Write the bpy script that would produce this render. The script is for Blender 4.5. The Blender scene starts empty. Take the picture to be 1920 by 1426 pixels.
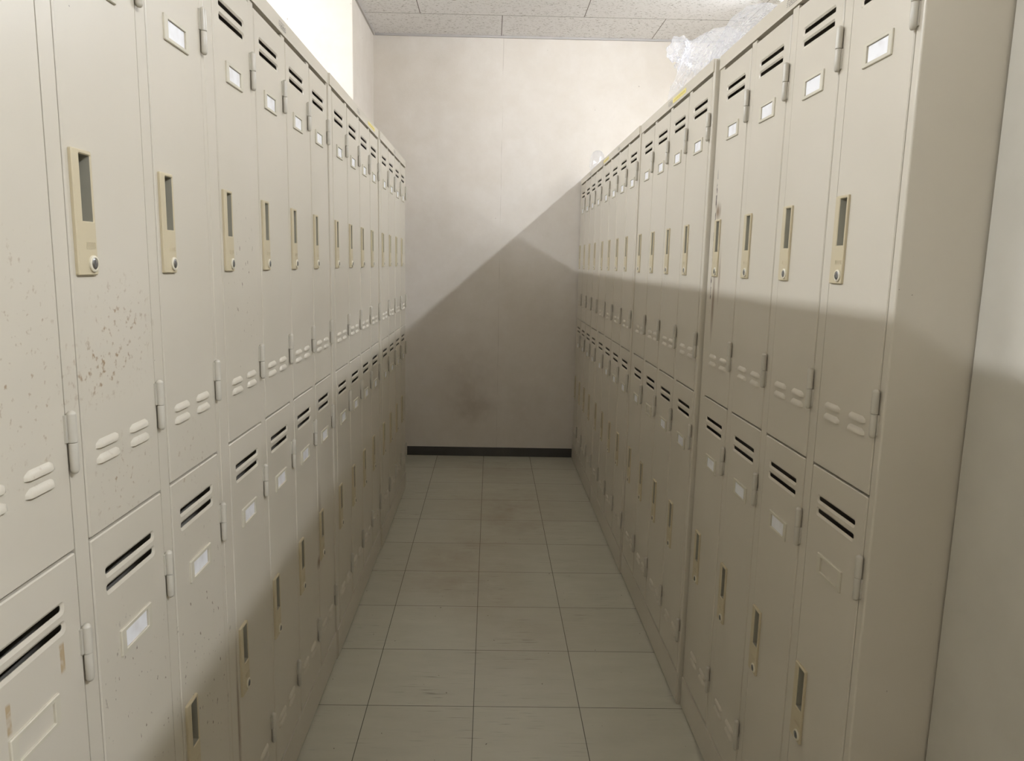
import bpy, bmesh, math, random
from mathutils import Vector, Matrix, noise
random.seed(7)
SC = bpy.context.scene
COL = SC.collection

# ------------------------------------------------------------ camera
F_PX, PX, PY = 1346.593, 933.983, 701.284
YAW, PITCH, ROLL, CAM_Z = 0.0124816, -0.1526681, 0.0187599, 1.26285
cam = bpy.data.cameras.new('camera')
cam.sensor_fit = 'HORIZONTAL'; cam.sensor_width = 36
cam.lens = F_PX * 36 / 1920
cam.shift_x = (960 - PX) / 1920
cam.shift_y = (PY - 713) / 1920
cam.clip_start = 0.02
cy, sy = math.cos(YAW), math.sin(YAW)
cp, sp = math.cos(PITCH), math.sin(PITCH)
cr, sr = math.cos(ROLL), math.sin(ROLL)
# world -> camera axes (x right, y forward, z up)
X = Vector((cy, -sy, 0)); Y1 = Vector((sy, cy, 0)); Z1 = Vector((0, 0, 1))
FWD = cp * Y1 + sp * Z1
UP0 = -sp * Y1 + cp * Z1
RIGHT = cr * X + sr * UP0
UP = -sr * X + cr * UP0
co = bpy.data.objects.new('camera', cam)
COL.objects.link(co)
M = Matrix((RIGHT, UP, -FWD)).transposed().to_4x4()
M.translation = Vector((0, 0, CAM_Z))
co.matrix_world = M
SC.camera = co

# ------------------------------------------------------------ world, exposure
w = bpy.data.worlds.new('world'); SC.world = w; w.use_nodes = True
w.node_tree.nodes['Background'].inputs[0].default_value = (0.9, 0.92, 1, 1)
w.node_tree.nodes['Background'].inputs[1].default_value = 0.0
SC.view_settings.view_transform = 'Standard'
SC.view_settings.look = 'None'
SC.view_settings.gamma = 1
SC.view_settings.use_curve_mapping = False
SC.view_settings.exposure = 0.12
TUBE_RIGHT_FAR, TUBE_RIGHT_NEAR, TUBE_LEFT = 185.0, 360.0, 245.0

# ------------------------------------------------------------ measures
LW, LH, LD = 0.8996, 1.79, 0.515          # locker bank width, height, depth
ROOM_Z, WALL_Y = 2.6307, 4.6326
ROOM_L, ROOM_R, ROOM_F = -3.1, 2.75, -2.9
PIER_X, PIER_Y = -0.739, 3.962

# ------------------------------------------------------------ node helpers
class NT:
    def __init__(s, name):
        s.m = bpy.data.materials.new(name); s.m.use_nodes = True
        s.t = s.m.node_tree; s.t.nodes.clear()
        s.out = s.t.nodes.new('ShaderNodeOutputMaterial')
    def n(s, kind, **kw):
        nd = s.t.nodes.new('ShaderNode' + kind)
        for k, v in kw.items():
            if k.startswith('i_'):
                key = k[2:]; key = int(key) if key.isdigit() else key
                s.put(nd.inputs[key], v)
            else: setattr(nd, k, v)
        return nd
    def put(s, sock, v):
        if hasattr(v, 'is_output'): s.t.links.new(v, sock)
        else: sock.default_value = v
    def math(s, op, a, b=0.0, c=0.0, clamp=False):
        nd = s.t.nodes.new('ShaderNodeMath'); nd.operation = op; nd.use_clamp = clamp
        for k, v in enumerate((a, b, c)): s.put(nd.inputs[k], v)
        return nd.outputs[0]
    def mix(s, f, a, b, blend='MIX'):
        nd = s.t.nodes.new('ShaderNodeMix'); nd.data_type = 'RGBA'; nd.blend_type = blend
        s.put(nd.inputs[0], f); s.put(nd.inputs[6], a); s.put(nd.inputs[7], b)
        return nd.outputs[2]
    def ramp(s, v, lo, hi, a=0.0, b=1.0):
        nd = s.t.nodes.new('ShaderNodeMapRange'); nd.clamp = True
        for k, q in enumerate((v, lo, hi, a, b)): s.put(nd.inputs[k], q)
        return nd.outputs[0]
    def pos(s): return s.t.nodes.new('ShaderNodeNewGeometry').outputs['Position']
    def scale(s, v, sc, off=(0, 0, 0)):
        nd = s.t.nodes.new('ShaderNodeMapping')
        s.put(nd.inputs[0], v); nd.inputs[1].default_value = off; nd.inputs[3].default_value = sc
        return nd.outputs[0]
    def noise(s, v, sc, det=3, rough=0.5):
        nd = s.n('TexNoise', i_Scale=sc, i_Detail=det, i_Roughness=rough)
        s.put(nd.inputs['Vector'], v)
        return nd.outputs[0]
    def blob(s, p, c, r, inner=0.35):
        """soft mask around the world point c; r = radius or per-axis radii"""
        r = (r, r, r) if not isinstance(r, tuple) else r
        v = s.scale(p, tuple(1 / q for q in r), tuple(-c[k] / r[k] for k in range(3)))
        ln = s.n('VectorMath', operation='LENGTH', i_0=v).outputs['Value']
        return s.ramp(ln, inner, 1.0, 1.0, 0.0)
    def patch(s, p, c, r):
        """rectangular mask in the y-z plane, slightly soft edges"""
        sx = s.n('SeparateXYZ', i_0=p); a = 1.0
        for k in (0, 1, 2):
            d = s.math('ABSOLUTE', s.math('SUBTRACT', sx.outputs[k], c[k]))
            a = s.math('MULTIPLY', a, s.ramp(d, r[k] * .8, r[k], 1, 0))
        return a
    def done(s, col, rough, bump=None, bs=0.1, bd=0.002, metal=0.0, spec=0.5):
        b = s.n('BsdfPrincipled')
        s.put(b.inputs['Base Color'], col); s.put(b.inputs['Roughness'], rough)
        s.put(b.inputs['Metallic'], metal); b.inputs['Specular IOR Level'].default_value = spec
        if bump is not None:
            bn = s.n('Bump', i_Strength=bs, i_Distance=bd); s.put(bn.inputs['Height'], bump)
            s.put(b.inputs['Normal'], bn.outputs[0])
        s.t.links.new(b.outputs[0], s.out.inputs[0]); return s.m

def lin(r, g, b):
    f = lambda c: (c / 255) / 12.92 if c / 255 <= 0.04045 else ((c / 255 + 0.055) / 1.055) ** 2.4
    return (f(r), f(g), f(b), 1)

# ------------------------------------------------------------ materials
def mat_paint():
    s = NT('locker paint'); p = s.pos()
    base = s.mix(s.ramp(s.noise(p, 3.0, 4), 0.3, 0.7), lin(204, 196, 179), lin(209, 201, 185))
    n1 = s.noise(p, 95, 2, 0.6); n2 = s.noise(s.scale(p, (1, 1, 0.6)), 125, 2, 0.55)
    rust = lin(146, 118, 82); brown = lin(176, 150, 108); dark = lin(70, 58, 44)
    col = base
    # rust freckles on the nearest bank
    for c, r, lo, hi, a in (((-.476, .93, 1.165), (.1, .10, .09), .58, .72, .85), ((-.476, .86, 1.125), (.1, .07, .05), .55, .70, .85),
                         ((-.476, .73, 1.15), (.1, .10, .16), .62, .74, .75), ((-.476, .915, .975), (.1, .10, .07), .62, .74, .75),
                         ((-.476, 1.12, .95), (.1, .08, .07), .62, .74, .75)):
        f = s.math('MULTIPLY', s.blob(p, c, r), s.ramp(n1, lo, hi, 0, a))
        col = s.mix(f, col, rust)
    for c, r in (((-.476, .92, .62), (.1, .12, .22)), ((-.476, 1.15, .62), (.1, .13, .28)), ((-.476, 1.39, 1.2), (.1, .1, .2))):
        f = s.math('MULTIPLY', s.blob(p, c, r, .6), s.ramp(n2, .68, .73, 0, .85))
        col = s.mix(f, col, lin(105, 84, 58))
    # tape residue and brown streaks
    wob = s.noise(p, 60, 3)
    for c, r in (((-.476, .754, .816), (.1, .0048, .0185)), ((-.476, .6615, .803), (.1, .0040, .018))):
        f = s.math('MULTIPLY', s.patch(p, c, r), s.ramp(wob, .34, .5, .1, .8))
        col = s.mix(f, col, brown)
    n3 = s.noise(s.scale(p, (1, 1, .18)), 40, 3)
    for c, r, a in (((-.4765, 1.283, .36), (.1, .008, .2), .75), ((-.4715, 1.962, .50), (.1, .022, .17), .55), ((-.4715, 1.94, .415), (.1, .022, .022), .8),
                    ((.575, 1.856, 1.405), (.1, .026, .026), 1.0), ((.575, 1.853, 1.17), (.1, .014, .11), .85), ((.575, 1.815, 1.24), (.1, .010, .08), .6)):
        f = s.math('MULTIPLY', s.blob(p, c, r, .2), s.ramp(n3, .30, .52, .15 * a, a))
        col = s.mix(f, col, lin(120, 92, 60))
    # tiny chips
    f = s.ramp(s.noise(p, 150, 1), .83, .85, 0, .6)
    col = s.mix(f, col, dark)
    # chipped edge left of the rusty handle
    f = s.math('MULTIPLY', s.blob(p, (.575, 1.881, 1.33), (.1, .007, .19), .8), s.ramp(s.noise(s.scale(p, (1, 1, .5)), 110, 2), .46, .53))
    col = s.mix(f, col, lin(52, 36, 26))
    rough = .35
    return s.done(col, rough, s.noise(p, 420, 2), .05, .0006, spec=.45)

def mat_plain(name, rgb, rough, metal=0.0, spec=.5, sc=200, bs=.04):
    s = NT(name); p = s.pos()
    c = s.mix(s.ramp(s.noise(p, 14, 3), .35, .65), lin(*[max(0, v - 4) for v in rgb]), lin(*rgb))
    return s.done(c, rough, s.noise(p, sc, 2), bs, .0006, metal, spec)

def mat_sticker():
    s = NT('yellow sticker'); tc = s.n('TexCoord').outputs['Generated']
    sx = s.n('SeparateXYZ', i_0=tc)
    g = s.noise(s.scale(tc, (14, 1, 5)), 2.2, 2)
    band = s.math('MULTIPLY', s.ramp(sx.outputs[2], .22, .3), s.ramp(sx.outputs[2], .78, .7))
    ends = s.math('MULTIPLY', s.ramp(sx.outputs[0], .06, .09), s.ramp(sx.outputs[0], .94, .91))
    f = s.math('MULTIPLY', s.math('MULTIPLY', band, ends), s.ramp(g, .46, .54, .15, .75))
    return s.done(s.mix(f, lin(238, 222, 130), lin(160, 138, 58)), .45)

def mat_card():
    s = NT('white name card'); p = s.pos()
    f = s.ramp(s.noise(p, 45, 1), .45, .7, 0, .35)
    return s.done(s.mix(f, lin(246, 246, 248), lin(214, 208, 204)), .35)

def mat_wall():
    s = NT('wallpaper'); p = s.pos()
    m = s.ramp(s.noise(p, 9, 5, .65), .3, .7)
    col = s.mix(m, lin(220, 212, 200), lin(227, 220, 210))
    big = s.ramp(s.noise(p, 2.2, 4, .6), .4, .75, 0, .35)
    col = s.mix(big, col, lin(212, 201, 185))
    for c, r, a in (((-.09, WALL_Y, .33), (.15, .2, .12), .36), ((-.14, WALL_Y, .45), (.25, .2, .4), .25), ((.2, WALL_Y, .33), (.25, .2, .3), .12)):
        f = s.math('MULTIPLY', s.blob(p, c, r, .0), s.ramp(s.noise(p, 14, 3), .25, .7, .3 * a, a))
        col = s.mix(f, col, lin(128, 104, 76))
    sx = s.n('SeparateXYZ', i_0=p)
    d = s.math('ABSOLUTE', s.math('SUBTRACT', sx.outputs[0], s.math('MULTIPLY_ADD', s.noise(p, 3, 1), .012, .048)))
    seam = s.math('MULTIPLY', s.ramp(d, .0008, .0022, .45, 0), s.ramp(s.noise(p, 6, 2), .38, .6))
    col = s.mix(seam, col, lin(150, 136, 120))
    f = s.ramp(s.noise(p, 60, 1), .79, .81, 0, .5)
    col = s.mix(f, col, lin(130, 118, 104))
    h = s.math('ADD', s.noise(p, 130, 4, .7), s.math('MULTIPLY', s.noise(p, 30, 3), .7))
    return s.done(col, .62, h, .25, .002, spec=.3)

def mat_ceiling():
    s = NT('acoustic ceiling board'); p = s.pos()
    br = s.n('TexBrick', offset=.5, offset_frequency=2, squash=1.0)
    s.put(br.inputs['Vector'], s.scale(p, (1, 1, 0), (.418, -4.262, 0)))
    for k, v in (('Color1', lin(243, 241, 240)), ('Color2', lin(239, 237, 236)), ('Mortar', lin(120, 114, 108)), ('Scale', 1.0), ('Mortar Size', .0022),
                 ('Mortar Smooth', .1), ('Brick Width', .915), ('Row Height', .4575)): br.inputs[k].default_value = v
    q = s.scale(p, (58, 170, 1))
    worm = s.ramp(s.noise(q, 1.0, 2, .55), .61, .66)
    wig = s.ramp(s.noise(s.scale(p, (110, 240, 1)), 1.0, 2), .66, .72, 0, .6)
    holes = s.math('MAXIMUM', worm, wig)
    col = s.mix(s.math('MULTIPLY', holes, .8), br.outputs[0], lin(150, 142, 134))
    h = s.math('SUBTRACT', s.math('SUBTRACT', 1, holes), br.outputs[1])
    return s.done(col, .8, h, .5, .003, spec=.2)

def mat_floor():
    s = NT('vinyl floor tile'); p = s.pos()
    br = s.n('TexBrick', offset=0.0, offset_frequency=2)
    T = .30535
    s.put(br.inputs['Vector'], s.scale(p, (1, 1, 0), (.0292, -1.9025 + 6 * T, 0)))
    for k, v in (('Color1', lin(200, 197, 180)), ('Color2', lin(194, 190, 173)), ('Mortar', lin(70, 66, 56)), ('Scale', 1.0), ('Mortar Size', .0011),
                 ('Mortar Smooth', .15), ('Brick Width', T), ('Row Height', T)): br.inputs[k].default_value = v
    col = br.outputs[0]
    m = s.ramp(s.noise(s.scale(p, (5, 16, 1)), 1, 6, .65), .25, .75, 0, .3)
    col = s.mix(m, col, lin(160, 155, 138))
    # brown wear along the middle of the aisle
    for c, r, a in (((.10, 3.55, 0), (.36, .6, 1), .75), ((-.12, 2.85, 0), (.34, .5, 1), .75), ((.1, 2.4, 0), (.3, .4, 1), .45), ((.0, 4.3, 0), (.4, .3, 1), .35)):
        f = s.math('MULTIPLY', s.blob(p, c, r, .0), s.ramp(s.noise(p, 5, 6, .65), .2, .8, 0, a))
        col = s.mix(f, col, lin(150, 130, 104))
    # short dark scuffs running across
    st = s.ramp(s.noise(s.scale(p, (10, 170, 1)), 1, 2, .5), .61, .73, 0, .7)
    st = s.math('MULTIPLY', st, s.ramp(s.noise(p, 3.5, 3), .45, .7))
    col = s.mix(st, col, lin(84, 78, 66))
    f = s.ramp(s.noise(p, 75, 1), .78, .80, 0, .7)
    col = s.mix(f, col, lin(78, 66, 50))
    rough = .27
    h = s.math('ADD', s.math('MULTIPLY', s.noise(p, 4, 2), .6), s.math('MULTIPLY', br.outputs[1], -1.0))
    return s.done(col, rough, h, .12, .003, spec=.5)

def mat_film(name, base, tint, bs, sc, gloss, crease, rough=.1):
    """thin clear film: mostly see-through, milky where creased, shiny"""
    s = NT(name); p = s.pos()
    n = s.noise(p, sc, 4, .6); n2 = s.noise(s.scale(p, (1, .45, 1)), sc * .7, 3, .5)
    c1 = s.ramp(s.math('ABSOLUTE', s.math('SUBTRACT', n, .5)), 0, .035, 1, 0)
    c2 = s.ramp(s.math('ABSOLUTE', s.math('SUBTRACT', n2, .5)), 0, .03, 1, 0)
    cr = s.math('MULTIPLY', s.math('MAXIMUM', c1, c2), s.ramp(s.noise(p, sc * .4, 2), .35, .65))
    bn = s.n('Bump', i_Strength=bs, i_Distance=.008); s.put(bn.inputs['Height'], s.math('ADD', n, n2))
    tr = s.n('BsdfTransparent', i_Color=(.98, .985, 1, 1))
    gl = s.n('BsdfGlossy', i_Roughness=rough); s.put(gl.inputs['Normal'], bn.outputs[0])
    df = s.n('BsdfDiffuse', i_Color=tint); s.put(df.inputs['Normal'], bn.outputs[0])
    tl = s.n('BsdfTranslucent', i_Color=tint); s.put(tl.inputs['Normal'], bn.outputs[0])
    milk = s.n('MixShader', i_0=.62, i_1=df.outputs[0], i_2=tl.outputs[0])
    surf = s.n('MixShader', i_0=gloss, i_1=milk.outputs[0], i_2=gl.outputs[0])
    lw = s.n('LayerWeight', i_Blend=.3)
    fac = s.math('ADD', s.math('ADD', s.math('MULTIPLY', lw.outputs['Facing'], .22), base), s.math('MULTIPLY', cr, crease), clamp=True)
    mx = s.n('MixShader', i_0=fac, i_1=tr.outputs[0], i_2=surf.outputs[0])
    s.t.links.new(mx.outputs[0], s.out.inputs[0]); return s.m

def mat_emit(name, col, k):
    s = NT(name); e = s.n('Emission', i_Color=col, i_Strength=k)
    s.t.links.new(e.outputs[0], s.out.inputs[0]); return s.m

PAINT = mat_paint()
WALL, CEIL, FLOOR = mat_wall(), mat_ceiling(), mat_floor()
HANDLE = mat_plain('beige handle plastic', (202, 189, 158), .45)
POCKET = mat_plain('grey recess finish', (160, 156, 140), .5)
HOLDER = mat_plain('beige card holder plastic', (210, 203, 184), .45)
HINGE = mat_plain('grey hinge paint', (198, 192, 178), .3)
CHROME = mat_plain('lock metal', (170, 172, 176), .22, metal=1.0)
LOCKRIM = mat_plain('lock rim', (222, 214, 192), .35)
CARD = mat_card()
STICKER = mat_sticker()
PRINT = mat_plain('dark badge print', (104, 100, 98), .5)
BASEB = mat_plain('dark grey vinyl baseboard', (72, 70, 66), .4)
TRIM = mat_plain('ceiling trim', (186, 182, 178), .5)
WHITE = mat_plain('white enamel', (236, 236, 234), .35)
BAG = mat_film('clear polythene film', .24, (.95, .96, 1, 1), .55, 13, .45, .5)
PET = mat_film('clear moulded plastic', .22, (.92, .95, 1, 1), .1, 40, .5, .0, .12)
CAB = mat_plain('cabinet paint', (208, 203, 190), .34)

# ------------------------------------------------------------ mesh helpers
class MB:
    def __init__(s): s.v = []; s.f = []
    def add(s, vs, fs):
        o = len(s.v); s.v += [tuple(q) for q in vs]; s.f += [tuple(i + o for i in f) for f in fs]
    def box(s, x0, x1, y0, y1, z0, z1):
        s.add([(x0, y0, z0), (x1, y0, z0), (x1, y1, z0), (x0, y1, z0), (x0, y0, z1), (x1, y0, z1), (x1, y1, z1), (x0, y1, z1)],
              [(0, 3, 2, 1), (4, 5, 6, 7), (0, 1, 5, 4), (1, 2, 6, 5), (2, 3, 7, 6), (3, 0, 4, 7)])
    def prism(s, poly, z0, z1):
        n = len(poly)
        s.add([(x, y, z0) for x, y in poly] + [(x, y, z1) for x, y in poly],
              [tuple(reversed(range(n))), tuple(range(n, 2 * n))] + [(i, (i + 1) % n, n + (i + 1) % n, n + i) for i in range(n)])
    def lathe(s, prof, c, seg=20, axis='z'):
        """prof: (radius, height); axis z up or y (towards -y)"""
        vs, fs = [], []
        for r, h in prof:
            for k in range(seg):
                a = 2 * math.pi * k / seg
                vs.append((c[0] + r * math.cos(a), c[1] + r * math.sin(a), c[2] + h) if axis == 'z' else
                          (c[0] + r * math.cos(a), c[1] - h, c[2] + r * math.sin(a)) if axis == 'y' else
                          (c[0] + r * math.cos(a), c[1] + h, c[2] + r * math.sin(a)))
        for i in range(len(prof) - 1):
            for k in range(seg):
                a, b = i * seg + k, i * seg + (k + 1) % seg
                fs.append((a, b, b + seg, a + seg))
        if prof[0][0] > 1e-6: fs.append(tuple(reversed(range(seg))))
        if prof[-1][0] > 1e-6: fs.append(tuple(range((len(prof) - 1) * seg, len(prof) * seg)))
        s.add(vs, fs)
    def bm(s):
        b = bmesh.new()
        vv = [b.verts.new(q) for q in s.v]
        for f in s.f:
            try: b.faces.new([vv[i] for i in f])
            except ValueError: pass
        return b
    def mesh(s, name, mat, smooth=False, weld=1e-6, bevel=0, doubles=True):
        b = s.bm()
        if doubles: bmesh.ops.remove_doubles(b, verts=b.verts, dist=weld)
        if bevel:
            bmesh.ops.bevel(b, geom=[e for e in b.edges if len(e.link_faces) == 2 and e.calc_face_angle(0) > .5], offset=bevel, segments=2, affect='EDGES', profile=.6)
        bmesh.ops.recalc_face_normals(b, faces=b.faces)
        return to_mesh(b, name, mat, smooth)

def to_mesh(b, name, mat, smooth=False):
    me = bpy.data.meshes.new(name); b.to_mesh(me); b.free()
    me.materials.append(mat)
    if smooth:
        for q in me.polygons: q.use_smooth = True
        if smooth is not True: me.set_sharp_from_angle(angle=smooth)
    return me

def obj(name, me, parent=None, loc=(0, 0, 0)):
    o = bpy.data.objects.new(name, me); COL.objects.link(o)
    o.location = loc
    if parent: o.parent = parent
    return o
def tag(o, label, cat, group=None):
    o['label'] = label; o['category'] = cat
    if group: o['group'] = group
    return o
def struct(name, me):
    o = obj(name, me); o['kind'] = 'structure'; return o

# ------------------------------------------------------------ the room
def slab(name, x0, x1, y0, y1, z0, z1, mat, bev=0):
    m = MB(); m.box(x0, x1, y0, y1, z0, z1)
    return struct(name, m.mesh(name, mat, bevel=bev))
slab('floor', ROOM_L - .1, ROOM_R + .1, ROOM_F - .1, WALL_Y + .1, -.06, 0, FLOOR)
slab('ceiling', ROOM_L - .1, ROOM_R + .1, ROOM_F - .1, WALL_Y + .1, ROOM_Z, ROOM_Z + .06, CEIL)
slab('wall_back', PIER_X, ROOM_R + .1, WALL_Y, WALL_Y + .1, 0, ROOM_Z, WALL)
m = MB(); m.box(ROOM_L - .1, PIER_X, PIER_Y, WALL_Y + .1, 0, ROOM_Z)
struct('wall_pier', m.mesh('wall_pier', WALL, bevel=.004))
slab('wall_left', ROOM_L - .1, ROOM_L, ROOM_F, PIER_Y, 0, ROOM_Z, WALL)
slab('wall_right', ROOM_R, ROOM_R + .1, ROOM_F, WALL_Y, 0, ROOM_Z, WALL)
slab('wall_front', ROOM_L - .1, ROOM_R + .1, ROOM_F - .1, ROOM_F, 0, ROOM_Z, WALL)
slab('baseboard_back', PIER_X + .006, ROOM_R, WALL_Y - .006, WALL_Y, 0, .06, BASEB, .002)
slab('baseboard_pier', PIER_X, PIER_X + .006, PIER_Y, WALL_Y - .006, 0, .06, BASEB, .002)
slab('trim_1', PIER_X + .012, ROOM_R, WALL_Y - .012, WALL_Y, ROOM_Z - .012, ROOM_Z, TRIM, .002)
slab('trim_2', PIER_X, PIER_X + .012, PIER_Y - .012, WALL_Y, ROOM_Z - .012, ROOM_Z, TRIM, .002)
slab('trim_3', ROOM_L, PIER_X, PIER_Y - .012, PIER_Y, ROOM_Z - .012, ROOM_Z, TRIM, .002)

# ------------------------------------------------------------ ceiling lights
def ceiling_light(x, y0, y1, strength, label, turn=0):
    root = bpy.data.objects.new('ceiling_light', None); COL.objects.link(root)
    root.location = (x, (y0 + y1) / 2, ROOM_Z); root.rotation_euler = (0, 0, turn)
    tag(root, label, 'ceiling light', 'tube lights over the neighbouring aisles')
    L = (y1 - y0) / 2
    m = MB()
    prof = [(-.055, 0), (-.055, -.012), (-.022, -.045), (.022, -.045), (.055, -.012), (.055, 0)]
    n = len(prof)
    m.add([(px, -L, pz) for px, pz in prof] + [(px, L, pz) for px, pz in prof],
          [tuple(range(n)), tuple(reversed(range(n, 2 * n)))] + [(i, n + i, n + (i + 1) % n, (i + 1) % n) for i in range(n)])
    obj('housing', m.mesh('housing', WHITE), root)
    em = mat_emit('fluorescent tube', (.935, .985, 1.07, 1), strength)
    for sx in (0,):
        t = MB(); t.lathe([(.0, -L + .02), (.0145, -L + .02), (.0145, L - .02), (0, L - .02)], (sx, 0, -.062), 14, 'yy')
        obj('tube', t.mesh('tube', em, True), root)
        for e in (-1, 1):
            t = MB(); ya, yb = sorted((e * (L - .02), e * L)); t.box(sx - .017, sx + .017, ya, yb, -.08, -.012)
            obj('lamp_holder', t.mesh('lamp_holder', WHITE, bevel=.003), root)
ceiling_light(1.44, 2.56, 3.82, TUBE_RIGHT_FAR, 'white single tube ceiling light above the aisle right of the lockers, end just visible')
ceiling_light(1.44, -.95, .31, TUBE_RIGHT_NEAR, 'white single tube ceiling light over the right aisle, near the camera end')
ceiling_light(-1.85, 2.2, 3.46, TUBE_LEFT, 'white single tube ceiling light over the left aisle, beside the pier')
ceiling_light(-1.85, -.40, .86, TUBE_LEFT, 'white single tube ceiling light over the left aisle, near the camera end')

# ------------------------------------------------------------ locker pieces (local: x along the front, -y outward, z up)
U0, PITCH_U, DW = .042, .218, .186
Z_HEAD, Z_TOP, Z_SPLIT, Z_BASE = 1.758, 1.750, .9265, .099
H_UP, H_LO = Z_TOP - (Z_SPLIT + .0018), (Z_SPLIT - .0018) - Z_BASE
PLATE = (.008, .049)                    # handle plate, offsets from the door's handle edge
REC = (.0225, .0455)                    # finger recess

def rrect(x0, x1, z0, z1, r, seg=4):
    pts = []
    for cx, cz, a0 in ((x1 - r, z1 - r, 0), (x0 + r, z1 - r, 90), (x0 + r, z0 + r, 180), (x1 - r, z0 + r, 270)):
        for k in range(seg + 1):
            a = math.radians(a0 + 90 * k / seg); pts.append((cx + r * math.cos(a), cz + r * math.sin(a)))
    return pts

def face_with_holes(b, outer, holes, y):
    """planar face at depth y; returns vert loops"""
    loops = []; edges = []
    for pts in [outer] + holes:
        vs = [b.verts.new((px, y, pz)) for px, pz in pts]; loops.append(vs)
        edges += [b.edges.new((vs[i], vs[(i + 1) % len(vs)])) for i in range(len(vs))]
    bmesh.ops.triangle_fill(b, use_beauty=True, use_dissolve=False, edges=edges, normal=(0, -1, 0))
    return loops
def skirt(b, loop, pts, y):
    vs = [b.verts.new((px, y, pz)) for px, pz in pts]
    n = len(vs)
    for i in range(n): b.faces.new((loop[i], loop[(i + 1) % n], vs[(i + 1) % n], vs[i]))
    return vs

def door_mesh(H):
    """one pressed steel door, origin at its lower handle-side corner, outer face at y=-0.003"""
    b = bmesh.new(); yf = -.003; c = .0015
    outer = rrect(c, DW - c, c, H - c, .0012, 2)
    holes, inner = [], []
    for zt in (.052, .0745):                           # vent slots, each in a shallow pressed channel
        zc = H - zt
        holes.append(rrect(.0265, .1575, zc - .0085, zc + .0075, .006)); inner.append(rrect(.0305, .1535, zc - .0040, zc + .0040, .0034))
    zh = H - .5095
    pocket = (REC[0] - .002, REC[1] + .002, zh + .060, zh + .1395)
    holes.append(rrect(*pocket, .001, 1))
    L = face_with_holes(b, outer, holes, yf)
    o2 = rrect(0, DW, 0, H, .002, 2)
    l2 = skirt(b, L[0], o2, yf + .0016); skirt(b, l2, o2, .016)
    for k in (0, 1):
        q = skirt(b, L[1 + k], inner[k], yf + .0022); skirt(b, q, inner[k], yf + .0030)
    bmesh.ops.recalc_face_normals(b, faces=b.faces)
    n_flat = len(b.faces)
    m = MB()
    for x0, x1 in ((.0245, .079), (.107, .1585)):      # four pressed louvres near the foot of the door
        for zb in (.0855, .1045):
            nu, nv, D, hh = 18, 6, .0046, .0100
            g = []
            for j in range(nv + 1):
                t = j / nv
                for i in range(nu + 1):
                    u = i / nu; e = min(u, 1 - u) / .16
                    sx = math.sin(min(1, e) * math.pi / 2) ** .8 if e > 0 else 0
                    # rounded shoulders at the top corners
                    zz = zb + hh * t * (1 - .45 * (1 - min(1, e)) * t)
                    d = D * sx * (1 - t ** 2.2)
                    g.append((x0 + (x1 - x0) * u, yf - d + .0002, zz))
            base = [(x0 + (x1 - x0) * i / nu, yf + .0002, zb + .0006) for i in range(nu + 1)]
            n1 = nu + 1
            fs = [(j * n1 + i, j * n1 + i + 1, (j + 1) * n1 + i + 1, (j + 1) * n1 + i) for j in range(nv) for i in range(nu)]
            m.add(g, fs)
            m.add(g[:n1] + base, [(i, n1 + i, n1 + i + 1, i + 1) for i in range(nu)])
    b2 = m.bm(); tmp = bpy.data.meshes.new('tmp'); b2.to_mesh(tmp); b2.free()
    b.from_mesh(tmp); bpy.data.meshes.remove(tmp)
    me = to_mesh(b, 'door', PAINT)
    for i, q in enumerate(me.polygons): q.use_smooth = i >= n_flat
    return me

def text_verts(txt, size, depth=.0):
    cu = bpy.data.curves.new('txt', 'FONT'); cu.body = txt; cu.size = size; cu.align_x = 'CENTER'; cu.align_y = 'CENTER'; cu.extrude = depth
    cu.resolution_u = 2
    o = bpy.data.objects.new('txt', cu); COL.objects.link(o)
    dg = bpy.context.evaluated_depsgraph_get(); dg.update()
    me = bpy.data.meshes.new_from_object(o.evaluated_get(dg))
    vs = [tuple(v.co) for v in me.vertices]; fs = [tuple(p.vertices) for p in me.polygons]
    bpy.data.objects.remove(o); bpy.data.curves.remove(cu); bpy.data.meshes.remove(me)
    return vs, fs
LION = text_verts('LION', 1.0)

def add_text(m, cx, cz, wdt, hgt, y, t=.0003):
    vs, fs = LION
    xs = [v[0] for v in vs]; zs = [v[1] for v in vs]
    sx = wdt / (max(xs) - min(xs)); sz = hgt / (max(zs) - min(zs)); mx = (max(xs) + min(xs)) / 2; mz = (max(zs) + min(zs)) / 2
    m.add([(cx + (v[0] - mx) * sx, y, cz + (v[1] - mz) * sz) for v in vs], [tuple(f) for f in fs])

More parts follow.
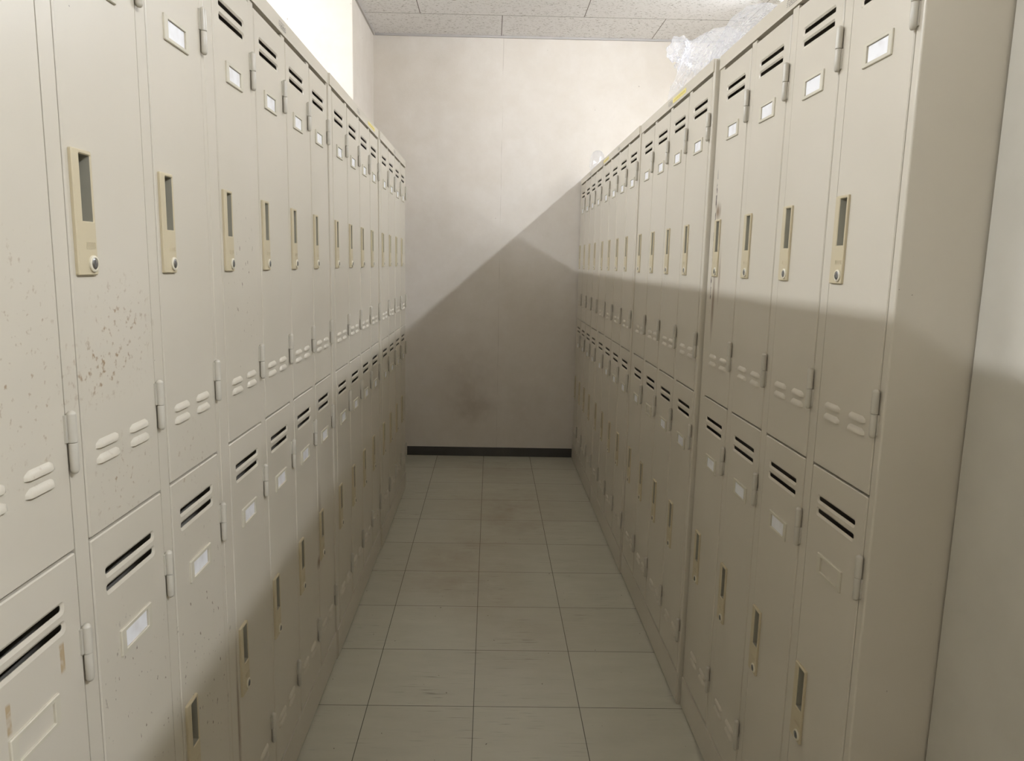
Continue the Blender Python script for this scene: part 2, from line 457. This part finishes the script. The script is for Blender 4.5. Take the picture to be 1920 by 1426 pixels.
def handle_mesh():
    """origin at the plate's lower corner; plate .041 x .1425, finger recess, raised maker's mark"""
    Wp, Hp, T = PLATE[1] - PLATE[0], .1425, .0045
    b = bmesh.new(); y0 = -.0031
    rx0, rx1, rz0, rz1 = REC[0] - PLATE[0], REC[1] - PLATE[0], .062, .1375
    outer = rrect(.0012, Wp - .0012, .0012, Hp - .0012, .0015, 2)
    hole = rrect(rx0 - .0012, rx1 + .0012, rz0 - .0012, rz1 + .0012, .0012, 1)
    L = face_with_holes(b, outer, [hole], y0 - T)
    o2 = rrect(0, Wp, 0, Hp, .002, 2)
    q = skirt(b, L[0], o2, y0 - T + .0012); skirt(b, q, o2, y0)
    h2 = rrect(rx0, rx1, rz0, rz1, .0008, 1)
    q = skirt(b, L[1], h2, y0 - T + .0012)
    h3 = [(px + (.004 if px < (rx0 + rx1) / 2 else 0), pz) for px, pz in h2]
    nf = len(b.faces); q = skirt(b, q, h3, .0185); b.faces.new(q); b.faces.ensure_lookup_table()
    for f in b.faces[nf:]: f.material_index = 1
    bmesh.ops.recalc_face_normals(b, faces=b.faces)
    m = MB(); yt = y0 - T - .0004
    cx, cz, bw, bh = .0275, .0345, .0185, .0062
    for x0, x1, z0, z1 in ((cx - bw / 2, cx + bw / 2, cz + bh / 2, cz + bh / 2 + .0006), (cx - bw / 2, cx + bw / 2, cz - bh / 2 - .0006, cz - bh / 2),
                           (cx - bw / 2 - .0006, cx - bw / 2, cz - bh / 2, cz + bh / 2), (cx + bw / 2, cx + bw / 2 + .0006, cz - bh / 2, cz + bh / 2)):
        m.box(x0, x1, yt, yt + .0006, z0, z1)
    add_text(m, cx, cz, .0150, .0040, yt)
    b2 = m.bm(); tmp = bpy.data.meshes.new('tmp'); b2.to_mesh(tmp); b2.free(); b.from_mesh(tmp); bpy.data.meshes.remove(tmp)
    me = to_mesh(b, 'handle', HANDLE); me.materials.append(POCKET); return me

def lock_meshes():
    r = MB(); r.lathe([(.0098, -.001), (.0098, .0018), (.0088, .0026), (.0072, .0026), (.0066, .0012), (.0, .0012)], (0, 0, 0), 24, 'y')
    rim = r.mesh('lock', LOCKRIM, math.radians(40))
    c = MB(); c.lathe([(.0066, .0010), (.0063, .0022), (.0052, .0027), (.0, .0027)], (0, 0, 0), 22, 'y')
    c.box(-.0008, .0008, -.0033, -.0025, -.0045, .0045)
    cyl = c.mesh('lock', CHROME, math.radians(40))
    # one mesh with two materials: cream ring and metal barrel
    b = bmesh.new(); b.from_mesh(rim)
    for f in b.faces: f.material_index = 0
    n0 = len(b.faces); b.from_mesh(cyl); b.faces.ensure_lookup_table()
    for f in b.faces[n0:]: f.material_index = 1
    me = bpy.data.meshes.new('lock'); b.to_mesh(me); b.free()
    me.materials.append(LOCKRIM); me.materials.append(CHROME)
    for q in me.polygons: q.use_smooth = True
    me.set_sharp_from_angle(angle=math.radians(40))
    return me

def holder_mesh():
    """card frame .083 x .0365, origin at its lower left corner"""
    Wd, Hd, T, y0 = .083, .0365, .0032, -.0029
    b = bmesh.new()
    L = face_with_holes(b, rrect(.001, Wd - .001, .001, Hd - .001, .0008, 1), [rrect(.011, Wd - .0095, .0052, Hd - .0052, .0006, 1)], y0 - T)
    o2 = rrect(0, Wd, 0, Hd, .001, 1); q = skirt(b, L[0], o2, y0 - T + .001); skirt(b, q, o2, y0)
    i2 = rrect(.0115, Wd - .010, .0057, Hd - .0057, .0006, 1); q = skirt(b, L[1], i2, y0 - T + .0006); skirt(b, q, i2, y0 - .0002)
    bmesh.ops.recalc_face_normals(b, faces=b.faces)
    return to_mesh(b, 'card_holder', HOLDER)
def card_mesh():
    m = MB(); m.box(.013, .0715, -.0037, -.0031, .0062, .0300)
    return m.mesh('name_card', CARD)

def hinge_mesh():
    """lift-off pin hinge, origin at its middle on the door's edge"""
    m = MB(); r, h = .0054, .033; c = (.0030, -.0078, 0)
    m.lathe([(0, h + .0035), (.0025, h + .0031), (.0042, h + .0014), (r * .97, h), (r, h - .001), (r, .0006), (r * .9, .0002), (r * .55, 0)], c, 16)
    m.lathe([(r * .55, 0), (r * .86, -.0004), (r * .92, -.0012), (r * .92, -h + .001), (r * .86, -h), (.0040, -h - .0014), (.0025, -h - .0031), (0, -h - .0035)], c, 16)
    m.lathe([(r * .55, -.002), (r * .55, .002)], c, 12)
    m.box(-.0050, .0030, -.0055, -.0030, .0008, h - .001)      # leaf on the door
    m.box(.0030, .0080, -.0045, .0, -h + .001, -.0008)         # leaf on the frame
    return m.mesh('hinge', HINGE, math.radians(40), doubles=False)

def body_mesh():
    m = MB(); t = .0012; r = .003
    def side(x0, sgn):                                        # side sheet with a rounded front corner
        s2 = MB()
        w_in = .012
        arc = [(r - r * math.cos(a), r - r * math.sin(a)) for a in (0, .39, .785, 1.178, math.pi / 2)]
        poly = [(px, py) for px, py in arc] + [(U0 - .0024 if sgn > 0 else LW - (U0 + 3 * PITCH_U + DW) - .0024, 0)]
        wst = poly[-1][0]
        poly += [(wst, .022), (t * 4, .022), (t * 4, LD), (0, LD)]
        pts = [(x0 + sgn * px, py) for px, py in poly]
        s2.prism(pts, 0, LH - .001)
        m.v_off = 0; m.add(s2.v, s2.f)
    side(0, 1); side(LW, -1)
    a, z = .006, LW - .006
    m.box(a, z, .001, LD, LH - .004, LH)                      # top sheet
    m.box(.0052, LW - .0052, -.0035, .012, Z_HEAD, LH)        # header lip
    m.box(.0052, LW - .0052, -.0030, .014, .0065, Z_BASE - .0045)   # skirting
    m.box(a, z, LD - .002, LD - .0005, .002, LH - .005)       # back sheet
    m.box(a, z, .018, LD - .003, .06, .0615)                  # bottom sheet
    m.box(a, z, .018, LD - .003, Z_SPLIT - .001, Z_SPLIT + .001)   # shelf between the tiers
    for k in range(3):                                        # mullions and the dividers behind them
        x0 = U0 + k * PITCH_U + DW + .0024; x1 = U0 + (k + 1) * PITCH_U - .0024
        m.box(x0, x1, 0, .022, Z_BASE - .004, Z_HEAD - .001)
        m.box((x0 + x1) / 2 - .001, (x0 + x1) / 2 + .001, .022, LD - .003, .062, LH - .005)
    return m.mesh('locker_body', PAINT, weld=1e-7)

def badge_mesh():
    """maker's printed mark on the header: lettering between two bars with flared ends"""
    m = MB(); y = -.0039
    add_text(m, 0, 0, .034, .0068, y)
    def bar(pts):
        m.add([(px, y, pz) for px, pz in pts], [tuple(range(len(pts)))])
    bar([(-.026, .0062), (.016, .0062), (.016, .0072), (-.026, .0072)])
    bar([(-.016, -.0062), (.026, -.0062), (.026, -.0052), (-.016, -.0052)])
    for s in (-1, 1):
        bar([(s * .0205, .0036), (s * .027, .0044), (s * .027, .0034), (s * .0205, .0026)])
        bar([(s * .0205, .0006), (s * .0275, .0008), (s * .0275, -.0002), (s * .0205, -.0004)])
        bar([(s * .0205, -.0026), (s * .027, -.0034), (s * .027, -.0044), (s * .0205, -.0036)])
    return m.mesh('maker_badge', PRINT)
def sticker_mesh():
    m = MB(); pts = rrect(0, .152, 0, .0135, .003, 2); n = len(pts)
    m.add([(px, -.0041, pz) for px, pz in pts] + [(px, -.0036, pz) for px, pz in pts],
          [tuple(range(n))] + [(i, (i + 1) % n, n + (i + 1) % n, n + i) for i in range(n)])
    return m.mesh('label_sticker', STICKER)

D_UP, D_LO, HND, LCK, HOL, CRD, HNG, BODY, BADGE, STK = (door_mesh(H_UP), door_mesh(H_LO), handle_mesh(), lock_meshes(), holder_mesh(),
                                                        card_mesh(), hinge_mesh(), body_mesh(), badge_mesh(), sticker_mesh())

def locker_bank(side, xf, y0, label, empty=(), sticker=None):
    """side 'L': front faces +x, runs towards +y from y0; side 'R': front faces -x, runs towards -y from y0"""
    root = bpy.data.objects.new('locker_bank', None); COL.objects.link(root)
    root.location = (xf, y0, 0); root.rotation_euler = (0, 0, math.pi / 2 if side == 'L' else -math.pi / 2)
    tag(root, label, 'locker', 'banks of eight steel lockers')
    obj('locker_body', BODY, root)
    obj('maker_badge', BADGE, root, (LW / 2, 0, 1.7725))
    if sticker is not None: obj('label_sticker', STK, root, (sticker, 0, 1.7665))['label'] = 'yellow printed sticker on the header'
    for tier in (1, 0):
        H = H_UP if tier else H_LO; zb = Z_SPLIT + .0018 if tier else Z_BASE
        for k in range(4):
            d = obj('door', D_UP if tier else D_LO, root, (U0 + k * PITCH_U, .0018, zb))
            zh = H - .5095
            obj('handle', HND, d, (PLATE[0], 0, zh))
            obj('lock', LCK, d, (PLATE[0] + .0300, -.0076, zh + .0132))
            obj('card_holder', HOL, d, (.0505, 0, H - .1785))
            if (tier, k) not in empty: obj('name_card', CRD, d, (.0505 + random.uniform(-.001, .001), 0, H - .1785))
            for zc in (H - .126, .126): obj('hinge', HNG, d, (DW, 0, zc))
    return root

locker_bank('L', -.4755, .347, 'beige steel locker bank nearest on the left, doors freckled with rust and tape marks', empty=((0, 1),))
locker_bank('L', -.4755, .347 - LW - .004, 'beige steel locker bank left of the aisle, unseen beside the camera, added to block the left lamp')  # unseen bank, added to keep the near left lamp's light off the cabinet
locker_bank('L', -.4758, 1.2466, 'beige steel locker bank second on the left, with no sticker, just past the rust-freckled bank')
locker_bank('L', -.4715, 2.1462, 'beige steel locker bank on the left with a yellow sticker on its header', sticker=.650)
locker_bank('L', -.4660, 3.0458, 'beige steel locker bank at the far left end, against the wallpapered pier')
locker_bank('R', .5746, 1.9178, 'beige steel locker bank nearest on the right, its tall side panel facing the camera', empty=((0, 3),))
locker_bank('R', .5631, 2.8224, 'beige steel locker bank on the right with yellow sticker, under the clear plastic bag', empty=((0, 1),), sticker=.482)
locker_bank('R', .5579, 3.7220, 'beige steel locker bank third along the right, pale yellow sticker on its far corner', sticker=.022)
locker_bank('R', .5566, 4.6216, 'beige steel locker bank at the far right end, clear container on top')

# ------------------------------------------------------------ plain steel cabinet beside the nearest right bank
root = bpy.data.objects.new('steel_cabinet', None); COL.objects.link(root)
CX, CY1, CW, CD = .6934, 1.0152, 1.76, .395  # unseen near length added so its top edge blocks the near right lamp
root.location = (CX, CY1, 0); root.rotation_euler = (0, 0, -math.pi / 2)
tag(root, 'plain beige steel cabinet at the right edge, set back beside the nearest locker bank', 'cabinet')
m = MB()
m.box(0, CW, .004, CD, 1.75, 1.79); m.box(0, CW, .004, CD, 0, .06); m.box(0, .02, .004, CD, .06, 1.75); m.box(CW - .02, CW, .004, CD, .06, 1.75)
m.box(.02, CW - .02, CD - .01, CD, .06, 1.75)
obj('cabinet_body', m.mesh('cabinet_body', CAB), root)
for k in (0, 1):
    x0 = .001 + k * (CW / 2); x1 = (k + 1) * CW / 2 - .001 - (0 if k else .001)
    m = MB(); m.box(x0, x1, 0, .018, .062, 1.789)
    d = obj('sliding_door', m.mesh('sliding_door', CAB, bevel=.002), root)
    hx = x1 - .09 if k == 0 else x0 + .09
    m = MB(); m.box(hx - .014, hx + .014, -.004, .001, .93, 1.05)
    obj('handle', m.mesh('handle', HANDLE, bevel=.002), d)

# ------------------------------------------------------------ crumpled clear bag on the right-hand lockers
def lerp(a, b, t): return tuple(a[k] + (b[k] - a[k]) * t for k in range(3))
def curve(pts, t):
    """Catmull-Rom through pts, t in 0..1"""
    n = len(pts) - 1; x = t * n; i = min(int(x), n - 1); u = x - i
    P = [Vector(pts[max(0, min(n, j))]) for j in (i - 1, i, i + 1, i + 2)]
    return .5 * ((2 * P[1]) + (-P[0] + P[2]) * u + (2 * P[0] - 5 * P[1] + 4 * P[2] - P[3]) * u * u + (-P[0] + 3 * P[1] - 3 * P[2] + P[3]) * u ** 3)

def bag():
    root = bpy.data.objects.new('plastic_bag', None); COL.objects.link(root)
    root.location = (.7, 2.3, LH)
    tag(root, 'crumpled clear plastic bag lying along the top of the right lockers', 'plastic bag')
    T = LH + .004
    ridge = [(.70, 1.855, T + .06), (.70, 1.89, 1.902), (.70, 1.962, 1.938), (.70, 2.06, 1.966), (.695, 2.13, 1.975), (.69, 2.17, 1.885), (.685, 2.215, 1.955),
             (.68, 2.33, 1.988), (.675, 2.46, 2.010), (.665, 2.58, 2.020), (.66, 2.64, 2.000), (.655, 2.62, 1.965)]
    front = [(.62, 1.83, T), (.60, 1.86, T), (.592, 1.93, T), (.588, 2.0, T), (.585, 2.06, T), (.583, 2.10, T), (.582, 2.13, T),
             (.58, 2.2, T), (.58, 2.27, T), (.578, 2.34, T), (.574, 2.41, T + .001), (.568, 2.455, T + .002)]
    back = [(.80, 1.86, T), (.86, 1.9, T), (.9, 1.97, T), (.93, 2.08, T), (.93, 2.15, T), (.92, 2.2, T), (.92, 2.25, T), (.92, 2.36, T), (.9, 2.5, T), (.87, 2.6, T), (.82, 2.68, T), (.76, 2.70, T)]
    NS, NC = 110, 44
    m = MB(); g = []
    for i in range(NS + 1):
        s = i / NS; R, Fp, B = curve(ridge, s), curve(front, s), curve(back, s)
        for j in range(NC + 1):
            t = j / NC
            if t < .5:
                u = t * 2; q = Fp.lerp(R, u); bulge = math.sin(u * math.pi) * (.020 if s < .45 else -.012 + .02 * s)
                q = q + Vector((-bulge * .8, 0, bulge * .6))
            else:
                u = (t - .5) * 2; q = R.lerp(B, u); bulge = math.sin(u * math.pi) * .03
                q = q + Vector((bulge * .6, 0, bulge * .8))
            amp = math.sin(math.pi * t) ** .7
            n1 = noise.noise(Vector((q.x * 9, q.y * 7, q.z * 9)))
            ridgey = 1 - abs(noise.noise(Vector((q.x * 9 + 3, q.y * 6 + q.z * 9, 5)))) * 2
            fold = 1 - abs(math.sin(s * 15 + t * 5 + n1 * 2.5))
            d = .012 * n1 + .004 * ridgey + .006 * fold ** 6
            q = q + Vector((-.55 * d * amp, .3 * d * amp, .6 * d * amp * (1.0 if t < .42 or t > .58 else .35)))
            q.z = max(q.z, T - .002)
            g.append(tuple(q))
    n1 = NC + 1
    m.add(g, [(i * n1 + j, i * n1 + j + 1, (i + 1) * n1 + j + 1, (i + 1) * n1 + j) for i in range(NS) for j in range(NC)])
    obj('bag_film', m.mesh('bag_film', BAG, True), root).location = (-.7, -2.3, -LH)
    # twisted mouth standing up at the far end
    m = MB(); g = []; NU, NV = 40, 34
    path = [(.652, 2.60, 1.950), (.650, 2.612, 1.980), (.650, 2.640, 2.006), (.652, 2.680, 2.020), (.655, 2.715, 2.032), (.657, 2.735, 2.036)]
    rad = [.034, .018, .034, .044, .034, .004]
    for j in range(NV + 1):
        t = j / NV; c = curve(path, t); r = curve([(q, 0, 0) for q in rad], t).x
        for i in range(NU):
            a = 2 * math.pi * i / NU
            d = Vector((math.cos(a), math.sin(a), 0))
            k = 1 + .10 * math.sin(a * 9 + t * 4) * (1 - t) + .30 * noise.noise(Vector((d.x * 1.8, d.y * 1.8, t * 4))) + .12 * noise.noise(Vector((d.x * 5, d.y * 5, t * 9)))
            rr = max(.002, r * k)
            g.append((c.x + rr * d.x * .85, c.y + rr * d.y * .7, c.z - rr * d.y * .75))
    m.add(g, [(j * NU + i, j * NU + (i + 1) % NU, (j + 1) * NU + (i + 1) % NU, (j + 1) * NU + i) for j in range(NV) for i in range(NU)])
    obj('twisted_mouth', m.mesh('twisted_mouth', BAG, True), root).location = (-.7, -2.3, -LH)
bag()

# ------------------------------------------------------------ clear moulded container on the farthest right bank
m = MB()
prof = [(0, .0015), (.036, .0015), (.038, .003), (.043, .048), (.0465, .050), (.0475, .053), (.0465, .056)]
for k in range(19):
    t = k / 18; a = t * math.pi / 2
    prof.append((.0455 * math.cos(a) ** .75 + (.0012 if 2 <= k <= 12 and k % 3 == 0 else 0), .058 + .088 * math.sin(a)))
prof[-1] = (0, prof[-1][1])
m.lathe(prof, (0, 0, 0), 40)
o = obj('plastic_container', m.mesh('plastic_container', PET, math.radians(50)), None, (.621, 4.40, LH))
tag(o, 'clear plastic container with a ridged domed top on the farthest right locker bank', 'container')
